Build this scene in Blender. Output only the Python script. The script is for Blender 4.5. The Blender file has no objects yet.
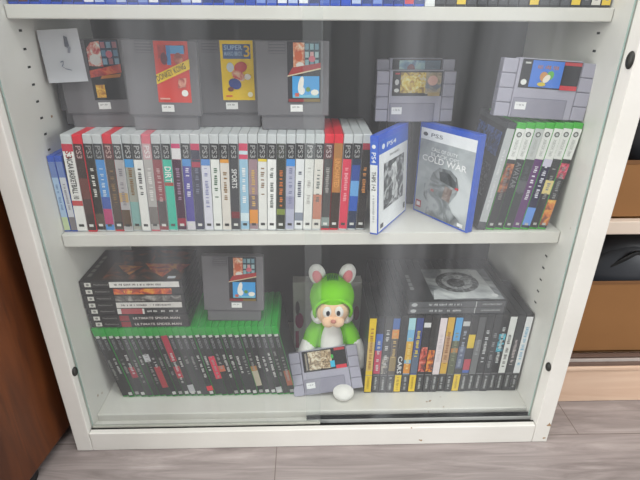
import bpy, bmesh, math, random
from mathutils import Vector, Matrix
random.seed(7)
COL = bpy.context.scene.collection
R = math.radians

# ------------------------------------------------------------------ materials
_m = {}
def lin(h):
    h = h.lstrip('#')
    o = []
    for i in (0, 2, 4):
        c = int(h[i:i+2], 16) / 255
        o.append(c / 12.92 if c <= .04045 else ((c + .055) / 1.055) ** 2.4)
    return o
def mat(hexc, rough=.5, var=.12, scale=60, spec=.4):
    k = (hexc, rough, var, scale)
    if k in _m: return _m[k]
    m = bpy.data.materials.new('surface_' + hexc.lstrip('#')); m.use_nodes = True
    nt = m.node_tree; b = nt.nodes['Principled BSDF']
    c = lin(hexc)
    tc = nt.nodes.new('ShaderNodeTexCoord'); n = nt.nodes.new('ShaderNodeTexNoise')
    n.inputs['Scale'].default_value = scale; n.inputs['Detail'].default_value = 3
    nt.links.new(tc.outputs['Object'], n.inputs['Vector'])
    mx = nt.nodes.new('ShaderNodeMix'); mx.data_type = 'RGBA'
    mx.inputs[6].default_value = (*[x * (1 - var) for x in c], 1)
    mx.inputs[7].default_value = (*[min(1, x * (1 + var)) for x in c], 1)
    nt.links.new(n.outputs['Fac'], mx.inputs[0]); nt.links.new(mx.outputs[2], b.inputs['Base Color'])
    b.inputs['Roughness'].default_value = rough
    b.inputs['Specular IOR Level'].default_value = spec
    _m[k] = m
    return m
def art(h1, h2, h3, scale=30, dist=2.0, rough=.35):
    """printed picture: three colours run through distorted noise"""
    k = (h1, h2, h3, scale, dist)
    if k in _m: return _m[k]
    m = bpy.data.materials.new('printed_picture'); m.use_nodes = True
    nt = m.node_tree; b = nt.nodes['Principled BSDF']
    tc = nt.nodes.new('ShaderNodeTexCoord'); n = nt.nodes.new('ShaderNodeTexNoise')
    n.inputs['Scale'].default_value = scale; n.inputs['Detail'].default_value = 4; n.inputs['Distortion'].default_value = dist
    nt.links.new(tc.outputs['Object'], n.inputs['Vector'])
    r = nt.nodes.new('ShaderNodeValToRGB'); e = r.color_ramp.elements
    e[0].position = .36; e[0].color = (*lin(h1), 1); e[1].position = .62; e[1].color = (*lin(h3), 1)
    x = r.color_ramp.elements.new(.5); x.color = (*lin(h2), 1)
    nt.links.new(n.outputs['Fac'], r.inputs[0]); nt.links.new(r.outputs[0], b.inputs['Base Color'])
    b.inputs['Roughness'].default_value = rough
    _m[k] = m
    return m
def M(x, rough=.4): return x if isinstance(x, bpy.types.Material) else mat(x, rough)

# ------------------------------------------------------------------ objects
def obj(name, me, parent=None):
    o = bpy.data.objects.new(name, me); COL.objects.link(o)
    if parent: o.parent = parent
    return o
def tag(o, label, cat, group=None):
    o['label'] = label; o['category'] = cat
    if group: o['group'] = group
    return o
def thing(name, label, cat, loc=(0, 0, 0), rot=(0, 0, 0), group=None):
    o = bpy.data.objects.new(name, None); COL.objects.link(o)
    o.location = loc; o.rotation_euler = rot; o.empty_display_size = .02
    return tag(o, label, cat, group)
class MB:
    """collects faces with materials into one mesh"""
    def __init__(s): s.v = []; s.f = []; s.mi = []; s.ms = []; s.sm = []
    def m(s, x):
        x = M(x)
        if x not in s.ms: s.ms.append(x)
        return s.ms.index(x)
    def add(s, vs, fs, m, smooth=False):
        o = len(s.v); i = s.m(m); s.v += [tuple(v) for v in vs]
        for f in fs: s.f.append([o + a for a in f]); s.mi.append(i); s.sm.append(smooth)
    def bm(s, b, m, smooth=False, mtx=None):
        if mtx is not None: bmesh.ops.transform(b, matrix=mtx, verts=b.verts)
        b.verts.index_update()
        s.add([v.co for v in b.verts], [[v.index for v in f.verts] for f in b.faces], m, smooth); b.free()
    def box(s, x0, x1, y0, y1, z0, z1, m, bev=0, seg=2, mtx=None):
        b = bmesh.new(); bmesh.ops.create_cube(b, size=1)
        for v in b.verts: v.co = ((x0 + x1) / 2 + v.co.x * (x1 - x0), (y0 + y1) / 2 + v.co.y * (y1 - y0), (z0 + z1) / 2 + v.co.z * (z1 - z0))
        if bev: bmesh.ops.bevel(b, geom=list(b.edges), offset=bev, segments=seg, affect='EDGES', profile=.5)
        s.bm(b, m, False, mtx); return s
    def ell(s, c, r, m, rot=(0, 0, 0), u=24, v=16, cut=None, warp=None):
        b = bmesh.new(); bmesh.ops.create_uvsphere(b, u_segments=u, v_segments=v, radius=1)
        if warp:
            for q in b.verts: q.co = Vector(warp(q.co))
        from mathutils import Euler
        mt = Matrix.Translation(c) @ Euler(rot).to_matrix().to_4x4() @ Matrix.Diagonal((*r, 1))
        s.bm(b, m, True, mt); return s
    def tube(s, pts, rads, m, n=14):
        ps = [Vector(p) for p in pts]; rings = []
        for i, p in enumerate(ps):
            d = (ps[min(i + 1, len(ps) - 1)] - ps[max(i - 1, 0)]).normalized()
            a = d.cross(Vector((0, 1, .01))).normalized(); b2 = d.cross(a).normalized()
            rings.append([p + (a * math.cos(t * 2 * math.pi / n) + b2 * math.sin(t * 2 * math.pi / n)) * rads[i] for t in range(n)])
        vs = [q for r in rings for q in r]; fs = []
        for i in range(len(ps) - 1):
            for t in range(n): fs.append([i * n + t, i * n + (t + 1) % n, (i + 1) * n + (t + 1) % n, (i + 1) * n + t])
        fs.append(list(range(n))[::-1]); fs.append([(len(ps) - 1) * n + t for t in range(n)])
        s.add(vs, fs, m, True); return s
    def mesh(s, name):
        me = bpy.data.meshes.new(name); me.from_pydata(s.v, [], s.f)
        for x in s.ms: me.materials.append(x)
        me.polygons.foreach_set('material_index', s.mi); me.polygons.foreach_set('use_smooth', s.sm); me.update()
        return me
    def build(s, name, parent=None): return obj(name, s.mesh(name), parent)
_t = {}
def glyphs(t):
    if t in _t: return _t[t]
    cu = bpy.data.curves.new('lettering', 'FONT'); cu.body = t; cu.resolution_u = 2; cu.offset = .012
    o = bpy.data.objects.new('lettering', cu); COL.objects.link(o)
    bpy.context.view_layer.update()
    me = bpy.data.meshes.new_from_object(o.evaluated_get(bpy.context.evaluated_depsgraph_get()))
    vs = [(v.co.x, v.co.y) for v in me.vertices]; fs = [list(p.vertices) for p in me.polygons]
    bpy.data.objects.remove(o); bpy.data.curves.remove(cu); bpy.data.meshes.remove(me)
    x0 = min(a for a, b in vs); x1 = max(a for a, b in vs); y0 = min(b for a, b in vs); y1 = max(b for a, b in vs)
    _t[t] = ([((a - x0) / (x1 - x0), (b - y0) / (y1 - y0)) for a, b in vs], fs)
    return _t[t]
class Sheet:
    """printed sheet drawn in (u, v) on a plane: every mark is a flat inlay on the face it is printed on"""
    def __init__(s, mb, o, U, V, base=.0003, step=.00012):
        s.mb = mb; s.o = Vector(o); s.U = Vector(U); s.V = Vector(V); s.N = s.U.cross(s.V); s.h = base; s.st = step
    def P(s, u, v): return s.o + s.U * u + s.V * v + s.N * s.h
    def poly(s, pts, m, up=True):
        s.mb.add([s.P(*p) for p in pts], [list(range(len(pts)))], m)
        if up: s.h += s.st
    def rect(s, a, b, c, d, m, up=True): s.poly([(a, b), (c, b), (c, d), (a, d)], m, up)
    def ell(s, cx, cy, rx, ry, m, rot=0, n=20):
        c, q = math.cos(rot), math.sin(rot); pts = []
        for i in range(n):
            x = rx * math.cos(i * 2 * math.pi / n); y = ry * math.sin(i * 2 * math.pi / n)
            pts.append((cx + x * c - y * q, cy + x * q + y * c))
        s.poly(pts, m)
    def text(s, t, a, b, c, d, m, skew=0, rot=0):
        vs, fs = glyphs(t); cc, q = math.cos(rot), math.sin(rot); L = []
        for x, y in vs:
            X = x * (c - a); Y = y * (d - b); L.append(s.P(a + X * cc - Y * q, b + X * q + Y * cc))
        s.mb.add(L, fs, m); s.h += s.st
    def marks(s, a, b, c, d, m, rng, fill=.75):
        """worn, unreadable line of print: short upright dabs"""
        u = a; w = (d - b)
        while u < c - w * .2:
            l = w * rng.uniform(.18, .45)
            if rng.random() < fill: s.rect(u, b + w * rng.uniform(0, .2), min(u + l, c), d - w * rng.uniform(0, .2), m, False)
            u += l + w * .20
        s.h += s.st

WORDS = 'first second third fourth fifth sixth seventh eighth ninth tenth eleventh twelfth thirteenth fourteenth fifteenth sixteenth seventeenth eighteenth nineteenth'.split()
TENS = {20: 'twent', 30: 'thirt', 40: 'fort', 50: 'fift', 60: 'sixt'}
def nth(n):
    if n < 20: return WORDS[n - 1]
    t = n // 10 * 10
    return TENS[t] + 'ieth' if n == t else TENS[t] + 'y-' + WORDS[n - t - 1]

# ------------------------------------------------------------------ setting numbers (metres)
W = .457            # half width of the shelves
ZS = 0.0            # top of the middle shelf
ZT = .372           # top of the upper shelf
ZB = -.400          # top of the bottom board
ZF = -.452          # shop floor
YB = .30            # back of the shelves
YF = -.078          # front of the posts

# ---- paints with wear
def cabinet_paint():
    m = bpy.data.materials.new('worn_white_enamel'); m.use_nodes = True; nt = m.node_tree; b = nt.nodes['Principled BSDF']
    N = nt.nodes.new; L = nt.links.new
    tc = N('ShaderNodeTexCoord')
    a = N('ShaderNodeTexNoise'); a.inputs['Scale'].default_value = 5; a.inputs['Detail'].default_value = 5; L(tc.outputs['Object'], a.inputs['Vector'])
    r = N('ShaderNodeValToRGB'); r.color_ramp.elements[0].position = .3; r.color_ramp.elements[0].color = (*lin('#d2d0c9'), 1)
    r.color_ramp.elements[1].position = .65; r.color_ramp.elements[1].color = (*lin('#dfddd7'), 1); L(a.outputs['Fac'], r.inputs[0])
    # rust flecks
    c = N('ShaderNodeTexNoise'); c.inputs['Scale'].default_value = 55; c.inputs['Detail'].default_value = 2; L(tc.outputs['Object'], c.inputs['Vector'])
    d = N('ShaderNodeTexNoise'); d.inputs['Scale'].default_value = 6; L(tc.outputs['Object'], d.inputs['Vector'])
    mu = N('ShaderNodeMath'); mu.operation = 'MULTIPLY'; L(c.outputs['Fac'], mu.inputs[0]); L(d.outputs['Fac'], mu.inputs[1])
    rr = N('ShaderNodeValToRGB'); rr.color_ramp.elements[0].position = .49; rr.color_ramp.elements[0].color = (0, 0, 0, 1)
    rr.color_ramp.elements[1].position = .505; rr.color_ramp.elements[1].color = (1, 1, 1, 1); L(mu.outputs[0], rr.inputs[0])
    mx = N('ShaderNodeMix'); mx.data_type = 'RGBA'; L(rr.outputs[0], mx.inputs[0]); L(r.outputs[0], mx.inputs[6]); mx.inputs[7].default_value = (*lin('#9a7a58'), 1)
    L(mx.outputs[2], b.inputs['Base Color']); b.inputs['Roughness'].default_value = .42
    return m
ENAMEL = cabinet_paint()
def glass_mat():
    m = bpy.data.materials.new('painted_reflection_glass'); m.use_nodes = True; nt = m.node_tree
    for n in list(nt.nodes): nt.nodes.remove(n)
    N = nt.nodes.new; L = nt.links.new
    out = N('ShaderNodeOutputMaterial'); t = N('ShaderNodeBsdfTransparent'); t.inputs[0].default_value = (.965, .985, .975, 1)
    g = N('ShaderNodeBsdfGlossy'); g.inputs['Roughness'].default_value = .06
    df = N('ShaderNodeBsdfDiffuse'); df.inputs[0].default_value = (.75, .78, .82, 1)  # diffuse layer paints milky reflection haze onto the pane
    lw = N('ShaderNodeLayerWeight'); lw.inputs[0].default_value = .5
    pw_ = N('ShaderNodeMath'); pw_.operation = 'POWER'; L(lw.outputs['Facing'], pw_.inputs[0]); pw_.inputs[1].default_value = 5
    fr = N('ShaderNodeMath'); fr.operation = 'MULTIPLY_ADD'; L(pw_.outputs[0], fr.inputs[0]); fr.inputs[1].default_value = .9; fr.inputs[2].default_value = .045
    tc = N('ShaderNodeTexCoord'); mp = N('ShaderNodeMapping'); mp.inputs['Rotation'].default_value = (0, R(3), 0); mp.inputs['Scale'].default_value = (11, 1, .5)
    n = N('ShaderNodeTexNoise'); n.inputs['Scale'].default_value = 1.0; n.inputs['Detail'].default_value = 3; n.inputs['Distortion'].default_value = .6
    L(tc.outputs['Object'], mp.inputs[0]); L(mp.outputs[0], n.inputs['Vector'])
    r = N('ShaderNodeMapRange'); r.inputs[1].default_value = .50; r.inputs[2].default_value = .72; r.inputs[3].default_value = .055; r.inputs[4].default_value = .15  # stretched noise paints upright reflection streaks into the glass
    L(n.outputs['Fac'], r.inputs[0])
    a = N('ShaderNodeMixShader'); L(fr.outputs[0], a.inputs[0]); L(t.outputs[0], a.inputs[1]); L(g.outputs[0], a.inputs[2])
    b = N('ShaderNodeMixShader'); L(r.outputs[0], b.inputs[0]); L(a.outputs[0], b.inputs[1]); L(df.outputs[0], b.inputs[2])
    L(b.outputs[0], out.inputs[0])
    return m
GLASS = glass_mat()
def clear_mat():
    m = bpy.data.materials.new('clear_glass'); m.use_nodes = True; nt = m.node_tree
    for n in list(nt.nodes): nt.nodes.remove(n)
    o = nt.nodes.new('ShaderNodeOutputMaterial'); t = nt.nodes.new('ShaderNodeBsdfTransparent'); nt.links.new(t.outputs[0], o.inputs[0])
    return m
CLEAR = clear_mat()
EDGE = mat('#a9c4bb', .15)
def wood(name, h1, h2, scale, rough=.45, axis=2):
    m = bpy.data.materials.new(name); m.use_nodes = True; nt = m.node_tree; b = nt.nodes['Principled BSDF']; N = nt.nodes.new; L = nt.links.new
    tc = N('ShaderNodeTexCoord'); mp = N('ShaderNodeMapping'); sc = [scale] * 3; sc[axis] = scale * .12; mp.inputs['Scale'].default_value = sc
    n = N('ShaderNodeTexNoise'); n.inputs['Detail'].default_value = 6; n.inputs['Distortion'].default_value = 1.2
    L(tc.outputs['Object'], mp.inputs[0]); L(mp.outputs[0], n.inputs['Vector'])
    r = N('ShaderNodeValToRGB'); r.color_ramp.elements[0].position = .32; r.color_ramp.elements[0].color = (*lin(h1), 1)
    r.color_ramp.elements[1].position = .7; r.color_ramp.elements[1].color = (*lin(h2), 1); L(n.outputs['Fac'], r.inputs[0])
    L(r.outputs[0], b.inputs['Base Color']); b.inputs['Roughness'].default_value = rough
    return m
def floor_mat():
    m = bpy.data.materials.new('vinyl_planks'); m.use_nodes = True; nt = m.node_tree; b = nt.nodes['Principled BSDF']; N = nt.nodes.new; L = nt.links.new
    tc = N('ShaderNodeTexCoord'); mp = N('ShaderNodeMapping'); mp.inputs['Location'].default_value = (1.300, .06, 0)
    L(tc.outputs['Object'], mp.inputs[0])
    br = N('ShaderNodeTexBrick'); br.inputs['Scale'].default_value = 1; br.inputs['Brick Width'].default_value = 1.22; br.inputs['Row Height'].default_value = .18
    br.inputs['Mortar Size'].default_value = .0009; br.inputs['Color1'].default_value = (.22, .22, .22, 1); br.inputs['Color2'].default_value = (.85, .85, .85, 1)
    br.inputs['Mortar'].default_value = (0, 0, 0, 1); br.offset = .47; br.offset_frequency = 2
    L(mp.outputs[0], br.inputs['Vector'])
    m2 = N('ShaderNodeMapping'); m2.inputs['Scale'].default_value = (3.5, 32, 1); L(tc.outputs['Object'], m2.inputs[0])
    n = N('ShaderNodeTexNoise'); n.inputs['Scale'].default_value = 1; n.inputs['Detail'].default_value = 7; n.inputs['Roughness'].default_value = .62; n.inputs['Distortion'].default_value = 1.4
    L(m2.outputs[0], n.inputs['Vector'])
    r = N('ShaderNodeValToRGB'); e = r.color_ramp.elements; e[0].position = .25; e[0].color = (*lin('#776e6b'), 1); e[1].position = .75; e[1].color = (*lin('#b5aba7'), 1)
    k = e.new(.5); k.color = (*lin('#978d8a'), 1); L(n.outputs['Fac'], r.inputs[0])
    mr = N('ShaderNodeMapRange'); mr.inputs[3].default_value = .82; mr.inputs[4].default_value = 1.22; L(br.outputs['Color'], mr.inputs[0])
    mx = N('ShaderNodeMix'); mx.data_type = 'RGBA'; mx.blend_type = 'MULTIPLY'; mx.inputs[0].default_value = 1; L(r.outputs[0], mx.inputs[6]); L(mr.outputs[0], mx.inputs[7])
    m3 = N('ShaderNodeMix'); m3.data_type = 'RGBA'; L(br.outputs['Fac'], m3.inputs[0]); L(mx.outputs[2], m3.inputs[6]); m3.inputs[7].default_value = (*lin('#6d625c'), 1)
    L(m3.outputs[2], b.inputs['Base Color']); b.inputs['Roughness'].default_value = .55
    return m

# ------------------------------------------------------------------ room
fl = MB().box(-3, 3, -4, .9, ZF - .03, ZF, floor_mat()).build('floor'); fl['kind'] = 'structure'
wl = MB().box(-3, 3, .80, .88, ZF, 2.2, mat('#7d7a74', .8, .05, 3)).build('wall_back'); wl['kind'] = 'structure'

# ------------------------------------------------------------------ display cabinet
cab = thing('display_cabinet', 'white enamel display cabinet with sliding glass doors standing on plank floor', 'cabinet', (0, 0, ZF))
def cz(z): return z - ZF
DARK = mat('#121212', .7)
def side(sgn):
    mb = MB(); a, b = sorted((sgn * W, sgn * .4885))
    mb.box(a, b, YF, YB + .01, cz(ZF) + .0005, cz(.80), ENAMEL, .0016)
    for z in [.336 - .0268 * i for i in range(-14, 22)]:      # shelf pin slots
        if (sgn < 0 and z < .12) or (sgn > 0 and -.05 < z < .29): continue
        for y in (.03,):
            x = sgn * (W - .0004)
            mb.add([(x, y - .0045, cz(z) - .0018), (x, y + .0045, cz(z) - .0018), (x, y + .0045, cz(z) + .0018), (x, y - .0045, cz(z) + .0018)], [[0, 1, 2, 3]], DARK)
    return mb.build('side_panel', cab)
side(-1); side(1)
MB().box(-W, W, YB - .002, YB + .008, cz(ZF + .002), cz(.80), mat('#4c4a47', .6, .1, 6)).build('back_panel', cab)
MB().box(-W, W, YF, YB, cz(.80), cz(.82), ENAMEL, .002).build('top_panel', cab)
def shelf(z, t):
    mb = MB(); mb.box(-W + .001, W - .001, 0, YB - .004, cz(z - .003), cz(z), ENAMEL, .001)
    mb.box(-W + .001, W - .001, 0, .014, cz(z - t), cz(z - .0005), ENAMEL, .0022, 3)
    mb.box(-W + .001, W - .001, YB - .018, YB - .004, cz(z - t), cz(z - .003), ENAMEL)
    return mb.build('shelf', cab)
shelf(ZT, .0195); shelf(ZS, .0243)
mb = MB(); mb.box(-W, W, -.032, YB - .003, cz(ZF + .002), cz(ZB), ENAMEL, .002); mb.box(-W, W, YF + .012, -.032, cz(ZF + .002), cz(-.4175), ENAMEL)
mb.build('bottom_board', cab)
kb = MB(); kb.box(-W + .0005, W - .0005, YF, YF + .012, cz(ZF + .0005), cz(-.4045), ENAMEL, .0018).build('kick_board', cab)
tr = MB(); ALU = mat('#b9bbb8', .35); BLK = mat('#1b1a19', .5)
tr.box(-W + .001, W - .001, -.0655, -.0545, cz(-.4172), cz(-.412), BLK); tr.box(-W + .001, -.018, -.0525, -.0415, cz(-.4172), cz(-.408), ENAMEL); tr.box(-.018, W - .001, -.0525, -.0415, cz(-.4172), cz(-.412), BLK)
for y in (-.0655, -.0535, -.0415): tr.box(-W + .001 if y < -.06 else -.018, W - .001, y, y + .0012, cz(-.412), cz(-.4035), [BLK, ALU, BLK][int((y + .0656) / .0119)])
tr.build('door_track', cab)
def pane(x0, x1, y0, pullx, pulls):
    mb = MB(); z0, z1 = cz(-.4115), cz(.79); t = .004; y1 = y0 + t
    vs = [(x0, y0, z0), (x1, y0, z0), (x1, y0, z1), (x0, y0, z1), (x0, y1, z0), (x1, y1, z0), (x1, y1, z1), (x0, y1, z1)]
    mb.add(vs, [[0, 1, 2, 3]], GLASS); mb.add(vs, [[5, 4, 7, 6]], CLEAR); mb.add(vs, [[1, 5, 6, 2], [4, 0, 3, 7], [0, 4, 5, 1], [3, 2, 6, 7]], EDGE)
    p = mb.build('sliding_glass_door', cab); p['label'] = 'clear glass sliding door with painted reflection streaks'
    if x0 < -.1: MB().box(x0, x1, y0 - .0012, y0 + .0046, z0 - .0002, cz(-.3995), mat('#a9aaa0', .4), .0006).build('bottom_rail', p)
for sx, z in ((1, .303), (1, -.258), (-1, -.252)):
    MB().ell((sx * (W - .002), -.0695, cz(z)), (.0045, .0075, .0125 if z > 0 else .0095), mat('#2e2e2b', .5)).build('rubber_bumper', cab)
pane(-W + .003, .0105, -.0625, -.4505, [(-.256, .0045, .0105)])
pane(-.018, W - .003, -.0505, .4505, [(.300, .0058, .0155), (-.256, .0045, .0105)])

# ------------------------------------------------------------------ game cases
_shell = {}
def shell_mesh(t, h, d, m):
    k = (t, h, d, m)
    if k not in _shell:
        mb = MB(); mb.box(-t / 2, t / 2, 0, d, 0, h, m, .0014, 2)
        _shell[k] = mb.mesh('case_shell')
    return _shell[k]
def case(label, cat, loc, size, shell, spine, rot=(0, 0, 0), group=None, front='#22252a', back='#24262a', top=.010, name='game_case', shellrough=.28, inset=.0008):
    t, h, d = size
    r = thing(name, label, cat, loc, rot, group)
    obj('case_shell', shell_mesh(t, h, d, mat(shell, shellrough)), r)
    mb = MB(); s = Sheet(mb, (-t / 2 + inset, 0, h - top), (0, 0, -1), (1, 0, 0))
    L = h - top - .0035; w = t - 2 * inset
    spine(s, L, w)
    for sg, c in ((1, front), (-1, back)):
        q = Sheet(mb, (t / 2, .004, .004) if sg > 0 else (-t / 2, d - .004, .004), (0, sg, 0), (0, 0, 1))
        if callable(c): c(q, d - .008, h - top - .004)
        else: q.rect(0, 0, d - .008, h - top - .004, c)
    mb.build('cover_sheet', r)
    return r

def ps3_spine(body, head='#1c1c1f', headt='#9a9a9c', tx='#222222', words=None, band=None, foot=None, midc=None, seed=0, wt=.30):
    def f(s, L, w):
        rg = random.Random(seed)
        s.rect(0, 0, L, w, body)
        hl = .150 * L * 1.15
        s.rect(0, 0, hl, w, head)
        if headt: s.text('PS3', .12 * hl, .2 * w, .92 * hl, .8 * w, headt)
        if band: s.rect(band[0] * L, 0, band[1] * L, w, band[2])
        if midc:
            for a, b, c in midc: s.rect(a * L, 0, b * L, w, c)
        if words: s.text(words[0], words[1] * L, w * (.5 - wt), words[2] * L, w * (.5 + wt), tx)
        elif tx: s.marks(.27 * L, w * .28, rg.uniform(.55, .75) * L, w * .72, tx, rg)
        if foot: s.rect(foot[0] * L, 0, L, w, foot[1])
        s.rect(.925 * L, w * .25, .955 * L, w * .75, '#dcdcd8' if sum(lin(body)) < .6 else '#3a3a3a')
    return f
CL, RD = '#c9cdcf', '#e02438'
PS3 = [ # description, cap colour, spine
 ('white NCAA basketball', CL, ps3_spine('#ecebe8', '#eeeeea', '#aa3333', '#333333', ('NCAA BASKETBALL 10', .14, .62), band=(0, .08, '#c8324a'), midc=[(.64, .70, '#c34a4a')], wt=.27)),
 ('dark red-capped brown', RD, ps3_spine('#3c2c29', '#4a2628', '#b89a98', None, midc=[(.38, .62, '#6b3a34'), (.62, .8, '#4a3330')])),
 ('black spine white lettering', CL, ps3_spine('#26241f', '#2b2b2b', '#8e8e8e', '#e8e6df', seed=3, midc=[(.8, .95, '#57493c')])),
 ('sky blue and magenta', CL, ps3_spine('#3f8fd6', '#20262a', '#8e8e8e', '#cfe4f4', seed=4, midc=[(.6, .74, '#2f55a8'), (.74, .93, '#b8356f')])),
 ('red-capped muddy brown', RD, ps3_spine('#4b3c30', '#5a2d2f', '#c0a09a', '#8a6a3c', seed=5, midc=[(.9, .97, '#2c2622')])),
 ('pale grey and brown', CL, ps3_spine('#b8b4b6', '#4a4a4c', '#b0b0b0', '#8c8890', seed=6, midc=[(.55, .66, '#c0a070'), (.75, .95, '#5e4a38')])),
 ('light blue and tan', CL, ps3_spine('#a8aaa0', '#303236', '#b0b0b0', '#8a6a40', seed=7, midc=[(.17, .26, '#4aa0de'), (.66, .95, '#8ab4b0')])),
 ('white spine black lettering', CL, ps3_spine('#eeeeea', '#2c2c2e', '#b0b0b0', '#343434', seed=8)),
 ('red-capped worn silver', '#d85a6c', ps3_spine('#b2aeaa', '#c8a0a4', '#e4dede', '#e8e4e0', seed=9, midc=[(.72, .93, '#6e6660')])),
 ('dark crimson', CL, ps3_spine('#8e2c34', '#26262a', '#a0a0a0', '#c8a0a0', seed=10, midc=[(.64, .95, '#40302e')])),
 ('teal DIRT titled', CL, ps3_spine('#2ebfa4', '#26262a', '#a0a0a0', '#f4f4f0', ('DIRT', .25, .43), seed=11, midc=[(.43, .47, '#a84a3a')], wt=.36)),
 ('pink-topped purple black', CL, ps3_spine('#4a2a40', '#d04a78', None, '#a88aa8', seed=12, band=(.05, .17, '#e6e2e4'), midc=[(.86, .95, '#a03048')])),
 ('violet and blue', CL, ps3_spine('#4e459c', '#26262a', '#a0a0a0', '#e4e0f0', seed=13, band=(.17, .25, '#4a90d4'), foot=(.9, '#d8d4dc'))),
 ('pink-topped slate', CL, ps3_spine('#3a3c52', '#c83a60', None, '#787c92', seed=14, band=(.07, .17, '#35374a'), midc=[(.2, .26, '#a8344e')])),
 ('lavender white', CL, ps3_spine('#dadae6', '#26262a', '#a0a0a0', '#8c90b8', seed=15, band=(.17, .24, '#5a8fd4'))),
 ('white green lettered', CL, ps3_spine('#eaece8', '#26262a', '#a0a0a0', '#44684e', seed=16)),
 ('orange-banded cream', CL, ps3_spine('#e0dad2', '#26262a', '#a0a0a0', '#8a6838', seed=17, band=(.17, .21, '#e09a3a'))),
 ('dark grey SPORTS lettered', CL, ps3_spine('#44454a', '#33353a', '#a0a0a0', '#e6e6e6', ('SPORTS', .28, .50), seed=18, midc=[(.78, .86, '#7a3038')])),
 ('pink-topped pale blue', CL, ps3_spine('#9cc4dc', '#d04a68', None, '#f2f4f4', seed=19, band=(.08, .12, '#c8dce4'), midc=[(.8, .9, '#d8e8ee')])),
 ('mauve and orange', CL, ps3_spine('#9c8088', '#26262a', '#a0a0a0', '#d8b060', seed=20, midc=[(.58, .76, '#706068'), (.76, .93, '#e09030')])),
 ('yellow-banded white', CL, ps3_spine('#e8e8e4', '#26262a', '#a0a0a0', '#8a6c4c', seed=21, band=(.17, .20, '#e8cc3c'))),
 ('white small printed', CL, ps3_spine('#f0f0ee', '#26262a', '#a0a0a0', '#5a625c', seed=22)),
 ('dark olive', CL, ps3_spine('#2e332a', '#3a3e38', '#9a9a9c', '#e07a30', seed=23, midc=[(.75, .82, '#7c8c3c')])),
 ('blue-banded lilac', CL, ps3_spine('#b4b6cc', '#26262a', '#a0a0a0', '#7c80a0', seed=24, band=(.17, .25, '#3e8fdc'), midc=[(.6, .75, '#9c9cb8')])),
 ('white navy lettered', CL, ps3_spine('#e6e8ea', '#26262a', '#a0a0a0', '#39405a', seed=25, midc=[(.8, .9, '#8890a0')])),
 ('plain milky white', CL, ps3_spine('#e9e8e4', '#505254', '#c0c0c0', '#b4b0ac', seed=26)),
 ('white and rust', CL, ps3_spine('#e2dcd4', '#26262a', '#a0a0a0', '#4a5a58', seed=27, midc=[(.58, .88, '#c27a60')])),
 ('red-capped charcoal', RD, ps3_spine('#4a4848', '#5c3c40', '#b8a8a8', '#a8a4a0', seed=28, midc=[(.86, .97, '#8a9894')])),
 ('red-capped UNCHARTED', RD, ps3_spine('#3a2c24', '#a87440', None, '#e2a25a', ('UNCHARTED', .17, .5), seed=29, band=(.16, .56, '#b4763a'))),
 ('bright pink-red', CL, ps3_spine('#d83a54', '#26262a', '#a0a0a0', '#f0a8b0', seed=30)),
 ('black and bright blue', CL, ps3_spine('#22304e', '#26262a', '#a0a0a0', None, seed=31, midc=[(.24, .42, '#2c4c9c'), (.42, .60, '#6aa8e0'), (.6, .78, '#2458b8')])),
 ('black orange lettered', CL, ps3_spine('#2a2624', '#a82c40', None, '#dc9048', seed=32, band=(.07, .2, '#2a2624'))),
]
GP3 = 'upright cases in the long middle row'
for i, (d, cap, sp) in enumerate(PS3):
    rg = random.Random(i + 50)
    case(f'{d} game case, {nth(i + 1)} from left in the long clear-topped middle row', 'game case',
         (-.4205 + i * .01628 - (.0016 if i == 0 else 0), .012 + rg.uniform(-.001, .0015), ZS + .0008), (.0188 if i == 0 else .0157, .1775, .139), cap, sp, (0, R(2.2), 0), GP3, top=.0155, inset=.0004)
# two short pale blue handheld cases at the wall
for i, (c, d) in enumerate((('#a9c4e0', 'blue-capped pale sky-blue'), ('#cfd2da', 'blue-capped pale grey'))):
    def vs(s, L, w, c=c, i=i):
        rg = random.Random(i); s.rect(0, 0, L, w, c); s.rect(0, 0, .22 * L, w, '#6f87bf'); s.marks(.3 * L, w * .3, .7 * L, w * .7, '#6a86b4' if i == 0 else '#8a8894', rg)
        s.rect(.8 * L, 0, L, w, '#c4d4a8' if i == 0 else '#807a80')
    case(f'{d} short game case against the cabinet\'s left wall, {nth(i + 1)} from left', 'game case', (-.4500 + i * .0128, .014, ZS + .0004), (.0122, .141, .108), '#2c56bc', vs, (0, 0, 0), 'short blue-capped cases')

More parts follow.
